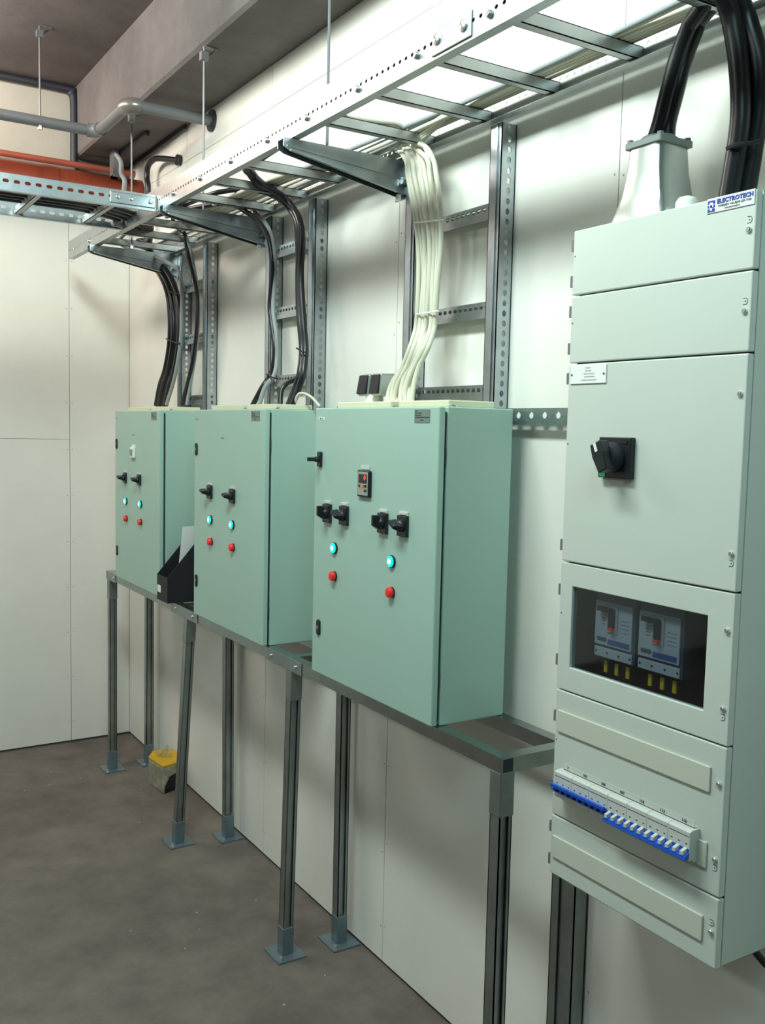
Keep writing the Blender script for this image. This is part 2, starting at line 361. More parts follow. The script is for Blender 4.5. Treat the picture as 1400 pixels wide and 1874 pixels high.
# ------------------------------------------------------------------ wall posts with crossbars and bracket arms
def post(p, y, z0=1.829, z1=2.562, fl=.040, side=1):
    mb = MB(); th = .0025; x0, x1 = -.05, -.002
    mb.perf((x0, y, z0), (0, 0, 1), (1, 0, 0), (0, side, 0), z1-z0, x1-x0, th, .026, .0165, .0125, b0=.026, corner=.35)
    a, b = sorted((y, y+side*fl)); mb.box(x0, x0+th, a, b, z0, z1)
    e = y+side*fl; a, b = sorted((e, e-side*th)); mb.box(x0, x0+.012, a, b, z0, z1)
    mb.box(x0-.003, x0, min(y+side*.014, y+side*.020), max(y+side*.014, y+side*.020), z0, z1)
    mb.box(x1-th, x1, *sorted((y, y+side*.03)), z0, z1)
    return mb.build('post', GALV, p, recalc=False)
def xbar(p, y0, y1, z, h=.042, hw=.011):
    mb = MB(); th = .002; x0 = -.03
    mb.perf((x0, y0, z), (0, 1, 0), (0, 0, 1), (1, 0, 0), y1-y0, h*.62, th, .024, .015, .010, b0=h*.34, corner=.25)
    mb.box(x0, -.004, y0, y1, z-th, z).box(x0, -.004, y0, y1, z+h*.62, z+h*.62+th).box(x0-.004, x0, y0, y1, z-h*.38, z-.002)
    return mb.build('crossbar', GALV, p, recalc=False)
def arm(p, y, x0=-.45, hw=.1, w=.040):
    x1 = -.052; zt = 2.563; m_ = .022
    mb = MB()
    # inverted tapered channel: top plate, two tapering cheeks with a ridge
    mb.box(x0, x1, y, y+w, zt-.003, zt)
    for yy in (y, y+w-.003):
        mb.prism([(x0, yy, zt-.003), (x1, yy, zt-.003), (x1, yy, zt-hw), (x0+.02, yy, zt-.034), (x0, yy, zt-.024)], (0, .003, 0))
    mb.prism([(x0+.02, y-.008, zt-.034), (x1, y-.008, zt-hw), (x1, y-.008, zt-hw+.004), (x0+.02, y-.008, zt-.030)], (0, .010, 0))
    mb.prism([(x0+.01, y-.004, zt-.018), (x1, y-.004, zt-.048), (x1, y-.004, zt-.056), (x0+.01, y-.004, zt-.024)], (0, .005, 0))
    o = mb.build('bracket_arm', GALV, p)
    MB().box(x1, x1+.006, y-.022, y+w+.012, zt-hw-.012, zt-.004).build('end_plate', GALV, o, bevel=.002)
    MB().cyl((x1-.016, y-.010, zt-hw*.62), (x1+.002, y-.010, zt-hw*.62), .011, 6).build('nut', ZINC, o)
    MB().cyl((x1-.012, y+.01, zt-hw-.014), (x1-.012, y+.01, zt-hw+.002), .009, 6).build('nut', ZINC, o)
    return o
F3 = thing('post_frame', 'pair of slotted steel posts with crossbars above the nearest double cabinet', 'post frame', (-.03, 1.9, 1.83), 'slotted post frames')
post(F3, 2.052, fl=.05); post(F3, 1.655, fl=.047)
xbar(F3, 1.71, 2.045, 2.345); xbar(F3, 1.71, 2.045, 2.087); xbar(F3, 1.71, 2.045, 1.865)
arm(F3, 2.11)
F2 = thing('post_frame', 'pair of slotted steel posts with crossbars above the middle cabinet', 'post frame', (-.03, 2.9, 1.83), 'slotted post frames')
post(F2, 3.03, fl=.05); post(F2, 2.675, fl=.055)
xbar(F2, 2.73, 3.02, 2.42); xbar(F2, 2.73, 3.02, 2.19); xbar(F2, 2.73, 3.02, 1.935)
arm(F2, 3.10)
F1 = thing('post_frame', 'pair of slotted steel posts with crossbars above the farthest cabinet', 'post frame', (-.03, 3.9, 1.83), 'slotted post frames')
post(F1, 4.0, fl=.05); post(F1, 3.68, fl=.05)
xbar(F1, 3.735, 3.99, 2.39); xbar(F1, 3.735, 3.99, 2.155); xbar(F1, 3.735, 3.99, 1.875)
arm(F1, 4.08)
mb = MB(); mb.perf((-.03, 1.15, 1.789), (0, 1, 0), (0, 0, 1), (1, 0, 0), .95, .04, .002, .05, .016, .016, b0=.022, corner=.3)
for k in range(19): mb.cyl((-.0305, 1.15+.05*k, 1.811), (-.029, 1.15+.05*k, 1.811), .004, 8)
mb.box(-.03, -.012, 1.15, 2.1, 1.787, 1.789)
o = mb.build('wall_rail', GALV, recalc=False); tag(o, 'horizontal perforated rail on the wall between double cabinet and tall board', 'rail')

# ------------------------------------------------------------------ control cabinets
XF = -.283
def bar_lines(mb, y0, y1, z0, z1, x, rows):
    for (fy0, fy1, fz) in rows:
        mb.box(x-.0004, x, y0+(y1-y0)*fy0, y0+(y1-y0)*fy1, z0+(z1-z0)*fz-.0012, z0+(z1-z0)*fz+.0012)
def rotary(p, y, z, ang, s=1.0, face='black'):
    r = MB().box(XF-.009, XF, y-.023*s, y+.023*s, z-.028*s, z+.026*s).build('rotary_switch', BLACK if face == 'black' else ALUL, p, bevel=.002)
    MB().box(XF-.004, XF, y-.021*s, y+.021*s, z+.027*s, z+.036*s).box(XF-.006, XF-.004, y-.016*s, y+.016*s, z+.029*s, z+.034*s).build('label_clip', MCBM, r)
    mb = MB().lathe((XF-.009, y, z), (-1, 0, 0), [(0, .017*s), (.008, .015*s), (.013, .010*s)], 16)
    ca, sa = math.cos(ang), math.sin(ang)
    def q(a, b, d): return (XF-.009-d, y + a*ca - b*sa, z + a*sa + b*ca)
    w = .0065*s
    lo = [q(-w*1.5, -.018*s, .008), q(w*1.5, -.018*s, .008), q(w*1.3, .021*s, .008), q(-w*1.3, .021*s, .008)]
    hi = [q(-w*.8, -.006*s, .029), q(w*.8, -.006*s, .029), q(w*.8, .022*s, .029), q(-w*.8, .022*s, .029)]
    mb.add(lo+hi, [(3, 2, 1, 0), (4, 5, 6, 7), (0, 1, 5, 4), (1, 2, 6, 5), (2, 3, 7, 6), (3, 0, 4, 7)])
    mb.build('knob', BLACK, r, bevel=.002)
    return r
def lamp(p, y, z):
    o = lab(MB().lathe((XF, y, z), (-1, 0, 0), [(0, .0165), (.005, .0165), (.006, .0150)], 20).build('pilot_lamp', BLACK, p, smooth=True), 'lit blue-green pilot lamp')
    MB().lathe((XF-.005, y, z), (-1, 0, 0), [(0, .0142), (.003, .0142), (.005, .0120), (.0055, .004)], 20).build('lens', CYAN, o, smooth=True)
    MB().lathe((XF-.0100, y, z), (-1, 0, 0), [(0, .0072), (.0012, .0066), (.0014, .001)], 16).build('bright_centre', CORE, o, smooth=True)
def button(p, y, z):
    o = lab(MB().lathe((XF, y, z), (-1, 0, 0), [(0, .0145), (.005, .0145)], 18).build('push_button', BLACK, p, smooth=True), 'red push button')
    MB().lathe((XF-.005, y, z), (-1, 0, 0), [(0, .0138), (.007, .0138), (.0100, .0120), (.0115, .005)], 20).build('cap', RED, o, smooth=True)
def cablock(p, y, z):
    o = MB().prism([(XF, y+.011*math.cos(a)*1.0, z+(.014 if math.sin(a) > 0 else -.014)+.010*math.sin(a)) for a in [math.pi*2*k/16+.01 for k in range(16)]], (-.005, 0, 0)).build('lock', BLACK2, p, bevel=.0015)
    MB().cyl((XF-.005, y, z), (XF-.0065, y, z), .006, 10).build('key_insert', PGREY, o)
def mark(p, y, z, w=.018):
    mb = MB()
    for a, b in ((-.5, -.1), (.1, .5)): mb.box(XF-.0006, XF, y+a*w, y+b*w, z-.003, z+.003)
    mb.build('small_marking', LGREY, p)
def cabinet(y0, lb_, kind):
    y1 = y0+.643; z0, z1 = 1.0255, 1.826
    p = thing('control_cabinet', lb_, 'cabinet', (-.16, y0+.32, z0))
    MB().box(XF+.027, -.052, y0+.0005, y1-.0005, z0, z1).build('body', PAINT, p, bevel=.003)
    MB().box(XF+.019, XF+.027, y0+.008, y1-.012, z0+.012, z1-.012).build('gasket', GAPM, p)
    MB().box(XF, XF+.019, y0, y1, z0, z1).build('door', PAINT, p, bevel=.004, seg=3)
    hm = MB()
    for zz in (z0+.12, z1-.12): hm.cyl((XF+.021, y0+.004, zz-.02), (XF+.021, y0+.004, zz+.02), .0035, 8)
    hm.build('hinges', GAPM, p)
    # name label top right
    mat_ = LGREY
    n = MB().box(XF-.0012, XF, y0+.040, y0+.108, 1.786, 1.819).build('name_label', mat_, p)
    mb = MB(); bar_lines(mb, y0+.040, y0+.108, 1.786, 1.819, XF-.0012, [(.80, .96, .88), (.52, .96, .72), (.56, .96, .56), (.05, .96, .40), (.4, .62, .18)])
    mb.build('printed_lines', INK, n)
    # gland plates on top
    for (a, b) in ((.30, .595), (.03, .26)):
        t = MB().box(-.235, -.09, y0+a*1.0, y0+b*1.0, z1, z1+.018).build('gland_plate', CREAM, p, bevel=.003)
        MB().lathe((-.225, y0+a-.008, z1), (0, 0, 1), [(0, .008), (.005, .008), (.008, .003)], 8).lathe((-.225, y0+b+.008, z1), (0, 0, 1), [(0, .008), (.005, .008), (.008, .003)], 8).build('screws', ZINC, t)
    return p
c3 = cabinet(1.569, 'nearest wall cabinet, with four black rotary switches and a digital controller', 3)
c2 = cabinet(2.569, 'middle wall cabinet, with two switches and no display', 2)
c1 = cabinet(3.620, 'farthest wall cabinet, with a small white meter above two switches', 1)
for (y, z, a) in ((2.122, 1.518, 0), (2.022, 1.520, math.radians(-62)), (1.812, 1.518, 0), (1.714, 1.520, math.radians(-62))): rotary(c3, y, z, a)
for (y, z) in ((2.078, 1.419), (1.766, 1.420)): lamp(c3, y, z)
for (y, z) in ((2.076, 1.337), (1.764, 1.338)): button(c3, y, z)
cablock(c3, 2.168, 1.168)
h = MB().box(XF-.008, XF, 2.163, 2.187, 1.652, 1.697).build('door_handle', BLACK, c3, bevel=.003)
MB().lathe((XF-.008, 2.175, 1.674), (-1, 0, 0), [(0, .009), (.012, .008)], 12).box(XF-.044, XF-.016, 2.169, 2.181, 1.668, 1.680).build('lever', BLACK, h, bevel=.002)
m_ = MB().box(XF-.0008, XF, 2.155, 2.190, 1.791, 1.799).build('small_badge', WHITE, c3); MB().box(XF-.0012, XF-.0008, 2.163, 2.168, 1.793, 1.797).box(XF-.0012, XF-.0008, 2.174, 2.182, 1.793, 1.797).build('badge_print', INK, m_)
# controller
ctl = MB().prism([(XF, 1.945, 1.580), (XF, 1.878, 1.580), (XF, 1.878, 1.654), (XF, 1.945, 1.654)], (-.009, 0, 0)).build('digital_controller', BLACK, c3, bevel=.004)
MB().box(XF-.0105, XF-.009, 1.884, 1.939, 1.585, 1.649).build('face_plate', ALU, ctl, bevel=.0006)
MB().box(XF-.0115, XF-.0105, 1.890, 1.932, 1.618, 1.643).build('display', SCREEN, ctl)
text_mesh('digit', '0', .018, (XF-.012, 1.898, 1.6335), REDL, ctl, sx=1.1)
MB().box(XF-.013, XF-.0105, 1.906, 1.919, 1.607, 1.614).build('orange_key', ORANGE, ctl)
for (yy, zz) in ((1.926, 1.6105), (1.896, 1.6105), (1.896, 1.5985)): MB().box(XF-.013, XF-.0105, yy-.0045, yy+.0045, zz-.0035, zz+.0035).build('key', INK, ctl)
MB().box(XF-.003, XF, 1.890, 1.933, 1.656, 1.666).build('label_clip', MCBM, ctl)
for (y, z) in ((3.043, 1.519), (2.830, 1.518)): rotary(c2, y, z, math.radians(-75), .92)
for (y, z) in ((3.037, 1.414), (2.830, 1.415)): lamp(c2, y, z)
for (y, z) in ((3.030, 1.332), (2.823, 1.334)): button(c2, y, z)
cablock(c2, 3.187, 1.674); cablock(c2, 3.180, 1.163); mark(c2, 3.185, 1.79, .02); mark(c2, 2.932, 1.722, .03)
for (y, z) in ((4.098, 1.514), (3.887, 1.516)): rotary(c1, y, z, math.radians(-75), .9)
for (y, z) in ((4.085, 1.405), (3.870, 1.408)): lamp(c1, y, z)
for (y, z) in ((4.080, 1.324), (3.868, 1.327)): button(c1, y, z)
cablock(c1, 4.235, 1.670); cablock(c1, 4.230, 1.156); mark(c1, 4.235, 1.79, .02); mark(c1, 3.981, 1.716, .03)
o = MB().box(XF-.012, XF, 3.948, 4.000, 1.612, 1.660).build('meter', WHITE, c1, bevel=.003)
MB().box(XF-.014, XF-.012, 3.957, 3.992, 1.622, 1.650).build('dial_window', ALUL, o)
MB().box(XF-.004, XF, 3.955, 3.99, 1.661, 1.672).build('label_clip', WHITE, o)

# ------------------------------------------------------------------ support frame
fr = thing('support_frame', 'long galvanised floor frame carrying the three wall cabinets', 'frame', (-.16, 2.9, 0))
def channel_y(y0, y1, x0, x1, z0, z1, openside):
    mb = MB(); t = .0025
    mb.box(x0, x1, y0, y1, z1-t, z1).box(x0, x1, y0, y1, z0, z0+t).box(x0, x0+t, y0, y1, z0+t, z1-t).box(x1-t, x1, y0, y1, z0+t, z1-t)
    return mb
channel_y(1.302, 4.46, -.270, -.236, .989, 1.0250, 0).build('front_beam', BEAMM, fr)
channel_y(1.302, 4.46, -.073, -.039, .989, 1.0250, 0).build('rear_beam', BEAMM, fr)
MB().box(-.2675, -.2385, 1.3015, 1.3025, .9915, 1.0225).build('beam_end_shade', GAPM, fr)  # dark plates stand in for the shade inside the hollow beam ends
MB().box(-.0705, -.0415, 1.3015, 1.3025, .9915, 1.0225).build('beam_end_shade', GAPM, fr)
for y in (1.302, 2.385, 3.40, 4.418):
    MB().box(-.236, -.073, y, y+.036, .989, 1.0248).build('cross_beam', BEAMM, fr)
for y0_, y1_ in ((4.30, 4.46), (3.20, 3.50), (2.30, 2.56)):
    MB().box(-.2725, -.27, y0_, y1_, .984, 1.0255).build('splice_plate', LEGM, fr, bevel=.001)
bolts(fr, [(-.2725, y, 1.005) for y in (4.33, 3.45, 3.25, 2.52, 2.34)], (-1, 0, 0), .006, .005)
def leg(bx, by, tx, ty, z1=.989):
    """slotted channel leg from the foot (bx,by) up to (tx,ty)"""
    h = .0182; d = Vector((tx-bx, ty-by, z1)) ; t = .003
    def sec(dx0, dx1, dy0, dy1, za, zb):
        A = Vector((bx, by, 0)) + d*(za/z1); B = Vector((bx, by, 0)) + d*(zb/z1)
        return [(A.x+dx0, A.y+dy0, za), (A.x+dx1, A.y+dy0, za), (A.x+dx1, A.y+dy1, za), (A.x+dx0, A.y+dy1, za),
                (B.x+dx0, B.y+dy0, zb), (B.x+dx1, B.y+dy0, zb), (B.x+dx1, B.y+dy1, zb), (B.x+dx0, B.y+dy1, zb)]
    F = [(3,2,1,0),(4,5,6,7),(0,1,5,4),(1,2,6,5),(2,3,7,6),(3,0,4,7)]
    mb = MB()
    mb.add(sec(-h, -h+t, -h, h, .006, z1), F).add(sec(h-t, h, -h, h, .006, z1), F).add(sec(-h, h, h-t, h, .006, z1), F)
    mb.add(sec(-h, -h+.009, -h, -h+t, .006, z1), F).add(sec(h-.009, h, -h, -h+t, .006, z1), F)
    mb.add(sec(-h*.5, h*.5, -h+.008, -h+.011, .006, z1), F)
    L = mb.build('leg', LEGM, fr)
    hs = .0205
    MB().add(sec(-hs, hs, -hs, hs, z1-.105, z1), F).build('top_sleeve', LEGM, L, bevel=.002)
    MB().add(sec(-hs, hs, -hs, hs, .006, .10), F).build('foot_sleeve', FOOT, L, bevel=.002)
    MB().box(bx-.052, bx+.052 if bx < -.1 else -.004, by-.058, by+.058, 0, .006).build('foot_plate', FOOT, L)
    MB().cyl((bx-.035, by-.035, .006), (bx-.035, by-.035, .014), .008, 6).build('foot_bolt', ZINC, L)
leg(-.250, 4.43, -.250, 4.43); leg(-.262, 3.435, -.250, 3.335); leg(-.250, 2.43, -.250, 2.392); leg(-.250, 1.325, -.250, 1.325)
leg(-.056, 4.44, -.056, 4.44); leg(-.056, 3.385, -.056, 3.40); leg(-.056, 2.405, -.056, 2.405)
# single post below the tall board
ps = thing('board_post', 'galvanised channel post rising from the floor behind the tall board', 'post', (-.03, 1.3, 0))
mb = MB(); t = .003; x0, x1, y0, y1 = -.046, -.004, 1.283, 1.366
mb.box(x0, x0+t, y0, y0+.022, 0, .86).box(x0, x0+t, y1-.026, y1, 0, .86).box(x0, x1, y0, y0+t, 0, .86).box(x0, x1, y1-t, y1, 0, .86).box(x1-t, x1, y0, y1, 0, .86).box(x0+.006, x0+.009, y0+.02, y1-.024, 0, .86)
mb.build('channel', LEGM, ps)

# ------------------------------------------------------------------ tall distribution board
XM = -.224; MY0, MY1 = .735, 1.183
bd = thing('distribution_board', 'tall grey distribution board with breaker window, blank strips and top cable entry', 'distribution board', (-.1, .96, .796))
mb = MB(); t = .003; zb, zt_ = .797, 2.190
mb.box(XM+.020, -.034, MY0+.002, MY0+.002+t, zb, zt_).box(XM+.020, -.034, MY1-.002-t, MY1-.002, zb, zt_).box(-.037, -.034, MY0+.002, MY1-.002, zb, zt_)
mb.box(XM+.020, -.034, MY0+.002, MY1-.002, zb, zb+t).box(XM+.020, -.034, MY0+.002, MY1-.002, zt_-t, zt_)
mb.build('housing', PAINTM, bd, bevel=.0012)
MB().box(XM+.016, XM+.020, MY0+.008, MY0+.020, zb+.01, zt_-.01).box(XM+.016, XM+.020, MY1-.020, MY1-.008, zb+.01, zt_-.01).build('gasket', GAPM, bd)
MB().box(-.12, -.118, MY0+.006, MY1-.006, 1.22, 1.49).box(XM+.022, -.12, MY0+.006, MY0+.009, 1.22, 1.49).box(XM+.022, -.12, MY1-.009, MY1-.006, 1.22, 1.49).box(XM+.022, -.12, MY0+.006, MY1-.006, 1.22, 1.223).box(XM+.022, -.12, MY0+.006, MY1-.006, 1.487, 1.49).build('inner_tray', NAVY, bd)
JZ = [2.191, 2.055, 1.914, 1.493, 1.214, .932, .796]
gp = .0016
panels = []
for i in range(6):
    za, zz = JZ[i+1]+gp, JZ[i]-gp
    if i != 3:
        o = MB().box(XM, XM+.016, MY0, MY1, za, zz).build('front_panel', PAINTM, bd, bevel=.0025)
    else:
        wy0, wy1, wz0, wz1 = .792, 1.146, 1.267, 1.443
        mb = MB()
        O = [(MY0, za), (MY1, za), (MY1, zz), (MY0, zz)]; I = [(wy0, wz0), (wy1, wz0), (wy1, wz1), (wy0, wz1)]
        vs = [(XM, a, b) for a, b in O+I] + [(XM+.016, a, b) for a, b in O+I]
        fs = []
        for k in range(4):
            n = (k+1) % 4
            fs += [(k, n, 4+n, 4+k), (8+k, 8+n, 12+n, 12+k), (k, n, 8+n, 8+k), (4+k, 4+n, 12+n, 12+k)]
        o = lab(mb.add(vs, fs).build('front_panel', PAINTM, bd, bevel=.0015), 'front panel with glazed window')
        MB().box(XM+.006, XM+.008, wy0-.003, wy1+.003, wz0-.003, wz1+.003).build('window_pane', GLASS, o)
    panels.append(o)
    # hinge tabs on the left edge
    for f in (.22, .78):
        if i in (2,): f = .08 if f < .5 else .93
        zc_ = za+(zz-za)*f
        MB().box(XM+.002, XM+.010, MY1, MY1+.008, zc_-.012, zc_+.012).build('hinge_tab', GAPM if False else PGREY, o)
    MB().cyl((XM-.0006, MY1-.006, za+(zz-za)*.6), (XM, MY1-.006, za+(zz-za)*.6), .0016, 8).build('pin_hole', INK, o)
for z, i, dz in ((2.123, 0, .017), (1.985, 1, .017), (1.843, 2, 0), (1.562, 2, -.017), (1.424, 3, 0), (1.282, 3, -.016), (1.143, 4, 0), (1.002, 4, -.016), (.865, 5, .017)):
    y = .7475
    s_ = MB().lathe((XM, y, z), (-1, 0, 0), [(0, .0052), (.003, .0052), (.005, .0035)], 12).build('screw', ZINC, panels[i], smooth=True)
    if dz:
        mb = MB(); zz = z+dz; n = 8
        pts = [(XM-.0004, y+.0045, zz-.0055)] + [(XM-.0004, y-.0005+.0045*math.sin(a)*-1, zz-.0055*math.cos(a)) for a in [math.pi*k/n for k in range(n+1)]] + [(XM-.0004, y+.0045, zz+.0055)]
        mb.tube(pts, .0004, 4, 1); mb.box(XM-.0006, XM, y-.001, y+.001, zz-.0008, zz+.0008); mb.build('embossed_mark', INK, panels[i])
for (ya, yb, za, zz, i) in ((.766, 1.172, 1.121, 1.169, 4), (.766, 1.174, .838, .887, 5), (.765, 1.15, .978, 1.027, 4)):
    MB().box(XM-.004, XM, ya, yb, za, zz).build('blank_strip', STRIP, panels[i], bevel=.0015)
# nameplate and maker's plate
o = MB().box(XM-.0025, XM, 1.071, 1.175, 1.871, 1.909).build('name_plate', WHITE, panels[2], bevel=.0006)
n = MB()
for (a, b, f) in ((.42, .52, .86), (.42, .54, .70), (.38, .64, .54), (.40, .64, .38), (.32, .70, .2)): bar_lines(n, 1.071, 1.175, 1.871, 1.909, XM-.0025, [(1-b-.05, 1-a-.05+.05, f)])
o2 = n.build('printed_lines', mat('faint_ink', (.45, .5, .46), .7), bd)
for yy in (1.170, 1.077): MB().cyl((XM-.0035, yy, 1.890), (XM-.002, yy, 1.890), .0022, 8).build('plate_pin', INK, bd)
o = MB().box(XM-.001, XM, .7385, .8385, 2.1645, 2.1905).build('maker_plate', mat('plate_silver', (.80, .81, .79), .35), panels[0])
MB().box(XM-.0014, XM-.001, .7385, .7391, 2.1645, 2.1890).box(XM-.0014, XM-.001, .7385, .838, 2.1645, 2.1651).build('plate_border', LGREY, bd)
lg = MB()
for (a, b) in ((2.1665, 2.1725), (2.174, 2.1790), (2.1805, 2.1865)): lg.box(XM-.0016, XM-.001, .8215, .8375, a, b)
lab(lg.build('logo_block', BLUEI, bd, bevel=.0012), 'blue square logo crossed by white lines')
MB().cyl((XM-.0019, .8295, 2.1785), (XM-.0016, .8295, 2.1785), .0048, 14).box(XM-.0019, XM-.0016, .8275, .8315, 2.1690, 2.1785).build('logo_figure', WHITE, bd)
text_mesh('maker_name', 'ELECTROTECH', .0105, (XM-.0014, .7795, 2.1825), BLUEI, bd, sx=1.07, bold=.0004)
text_mesh('maker_phone', 'SWEDEN +46 (0)40 220 7160', .0056, (XM-.0014, .7800, 2.1745), LGREY, bd)
text_mesh('maker_web', 'www.electrotech.se', .0040, (XM-.0014, .7850, 2.1692), LGREY, bd)
# main switch
sw = MB().box(XM-.013, XM, .985, 1.072, 1.680, 1.762).build('main_switch', BLACK, bd, bevel=.002)
MB().box(XM-.0145, XM-.013, .995, 1.066, 1.750, 1.755).build('ridge', BLACK2, sw)
MB().lathe((XM-.013, 1.030, 1.722), (-1, 0, 0), [(0, .031), (.010, .030), (.022, .024)], 20).build('dial', BLACK2, sw, smooth=True)
a = math.radians(-24)
def hq(u_, w_, d): return (XM-.013-d, 1.030 + u_*math.cos(a)-w_*math.sin(a), 1.722 + u_*math.sin(a)+w_*math.cos(a))
hm = MB(); hm.prism([hq(-.012, -.030, .018), hq(.012, -.030, .018), hq(.017, .006, .018), hq(.014, .032, .018), (hq(-.014, .032, .018)), hq(-.017, .006, .018)], (-.024, 0, 0))
hm.build('grip', BLACK, sw, bevel=.003)
wl = MB(); P_ = [hq(-.0035, .012, .0422), hq(.0035, .012, .0422), hq(.0035, .030, .0422), hq(-.0035, .030, .0422)]; wl.prism(P_, (-.0008, 0, 0)); wl.build('white_marker', WHITE, sw)
MB().box(XM-.0145, XM-.013, 1.050, 1.070, 1.682, 1.698).build('green_mark', GREEN, sw)
# moulded case breakers behind the window
XB = -.198
def mccb(ya, yb, za, zz):
    b = lab(MB().box(XB, -.121, ya, yb, za, zz).build('moulded_case_breaker', BRKD, bd, bevel=.002), 'grey moulded case breaker behind the window')
    H = zz-za; Wd = yb-ya
    MB().box(XB-.004, XB, ya+.006, yb-.001, za+H*.20, zz-H*.14).build('face_plate', BRK, b, bevel=.001)
    MB().box(XB-.003, XB, ya+.004, yb-.001, za+H*.015, za+H*.16).build('terminal_cover', BRK, b, bevel=.001)
    MB().box(XB-.006, XB-.004, ya+Wd*.40, ya+Wd*.66, za+H*.42, zz-H*.17).build('toggle_surround', mat('surround', (.45, .48, .48), .5), b)
    MB().box(XB-.012, XB-.006, ya+Wd*.47, ya+Wd*.59, za+H*.50, zz-H*.22).box(XB-.016, XB-.011, ya+Wd*.47, ya+Wd*.86, zz-H*.27, zz-H*.20).build('toggle', BLACK2, b)
    MB().box(XB-.014, XB-.006, ya+Wd*.48, ya+Wd*.58, za+H*.46, za+H*.50).build('red_tip', RED, b)
    MB().box(XB-.0046, XB-.004, ya+Wd*.10, ya+Wd*.64, za+H*.23, za+H*.31).build('blue_label', mat('blue_label', (.06, .13, .30), .5), b)
    MB().box(XB-.0046, XB-.004, ya+Wd*.68, ya+Wd*.92, za+H*.26, za+H*.32).build('grey_label', BRKD, b)
    mb = MB()
    for k in range(5): mb.box(XB-.0044, XB-.004, ya+Wd*.72, ya+Wd*.82, za+H*(.52+.045*k), za+H*(.53+.045*k))
    for k in range(4): mb.box(XB-.0044, XB-.004, ya+Wd*.12, ya+Wd*.32, za+H*(.45+.06*k), za+H*(.455+.06*k))
    mb.build('printed_lines', BRKD, b)
    mb = MB()
    for f in (.08, .36, .66, .94): mb.cyl((XB-.0036, ya+Wd*f, za+H*.09), (XB-.003, ya+Wd*f, za+H*.09), .0024, 8)
    mb.build('terminal_screws', INK, b)
    for f in (.22, .5, .78): MB().box(XB+.008, XB+.012, ya+Wd*f-.0045, ya+Wd*f+.0045, za-.032, za-.008).build('yellow_sleeve', YEL, b)
    MB().box(XB+.004, XB+.02, ya+Wd*.85, ya+Wd*.95, za+H*.5, za+H*.54).build('side_clip', INK, b)
def pb(u, v): q = PX(u, v, x=XB); return q
A = pb(1093, 1092); B = pb(1166, 1212); mccb(pb(1163, 1150).y, A.y, 1.302, 1.440)
mccb(pb(1251, 1180).y, pb(1171, 1150).y, 1.302, 1.440)
# row of modular breakers
y = PX(1014, 1437, x=XM-.027).y; wd_ = (y-PX(1262, 1555, x=XM-.027).y)/7
MB().box(XM-.009, XM-.008, y-wd_*7+.006, y-.008, 1.046, 1.059).box(XM-.009, XM, y-wd_*7+.006, y-.008, 1.046, 1.0475).build('label_holder', MCBM, bd)
for k, s_ in enumerate(('7', '101', '104', '107', '110', '113', '116')):
    ya, yb = y-wd_*(k+1)+.0006, y-wd_*k
    mb = MB().prism([(XM, 0, .984), (XM-.014, 0, .984), (XM-.016, 0, .989), (XM-.027, 0, .989), (XM-.027, 0, 1.043), (XM-.020, 0, 1.046), (XM, 0, 1.046)], (0, yb-ya, 0))
    mb.v = [(v[0], v[1]+ya, v[2]) for v in mb.v]
    b = mb.build('circuit_breaker', MCBM, bd, bevel=.0008)
    up = k < 3
    zc_ = 1.006
    MB().box(XM-.0275, XM-.027, ya+.001, yb-.001, zc_-.006, zc_+.006).build('toggle_slot', BLUE if not up else GAPM, b)
    if up:
        MB().prism([(XM-.027, ya, zc_+.002), (XM-.038, ya, zc_+.006), (XM-.039, ya, zc_+.013), (XM-.034, ya, zc_+.014), (XM-.027, ya, zc_+.008)], (0, yb-ya, 0)).build('toggle_bar', BLUE, b)
        for j in range(3):
            yc = yb-wd_*(j+.5)/3
            MB().box(XM-.034, XM-.027, yc-.004, yc+.004, zc_-.004, zc_+.004).build('toggle', BLUE, b)
    else:
        MB().prism([(XM-.027, ya, zc_-.008), (XM-.036, ya, zc_-.016), (XM-.039, ya, zc_-.013), (XM-.038, ya, zc_-.006), (XM-.027, ya, zc_+.000)], (0, yb-ya, 0)).build('toggle_bar', BLUE, b)
        for j in range(3):
            yc = yb-wd_*(j+.5)/3*1.0
            MB().prism([(XM-.027, yc-.0035, zc_-.006), (XM-.0395, yc-.0035, zc_-.004), (XM-.0395, yc-.0035, zc_+.003), (XM-.027, yc-.0035, zc_+.007)], (0, .007, 0)).build('toggle', MCBM, b)
    mb = MB()
    for j in range(3):
        yc = yb-wd_*(j+.55)/3; mb.box(XM-.0274, XM-.027, yc-.002, yc+.002, 1.0195, 1.0215)
    mb.box(XM-.0274, XM-.027, ya+.002, yb-.002, 1.0345, 1.0355)
    mb.build('printed_marks', INK, b)
    text_mesh('circuit_number', s_, .0085, (XM-.0095, (ya+yb)/2+.004, 1.0525), INK, bd)
# cable entry casting on top
en = thing('cable_entry_housing', 'flared cast metal cable entry on top of the tall board', 'cable entry', (-.12, 1.04, 2.19))
def ring(cx, cy, hx, hy, z, r=.012):
    out = []
    for sx_, sy_, a0 in ((1, 1, 0), (-1, 1, 90), (-1, -1, 180), (1, -1, 270)):
        for k in range(3):
            a_ = math.radians(a0+45*k); out.append((cx+sx_*(hx-r)+r*math.cos(a_), cy+sy_*(hy-r)+r*math.sin(a_), z))
    return out
cx, cy = -.146, 1.033
prof = [(.060, .070, 2.190), (.059, .068, 2.20), (.055, .062, 2.215), (.050, .053, 2.245), (.046, .046, 2.285), (.043, .042, 2.335)]
mb = MB(); vs = []; fs = []
for hx, hy, z in prof: vs += ring(cx, cy, min(hx, .085), hy, z)
for k in range(len(prof)-1):
    for i in range(12): fs.append((k*12+i, k*12+(i+1) % 12, (k+1)*12+(i+1) % 12, (k+1)*12+i))
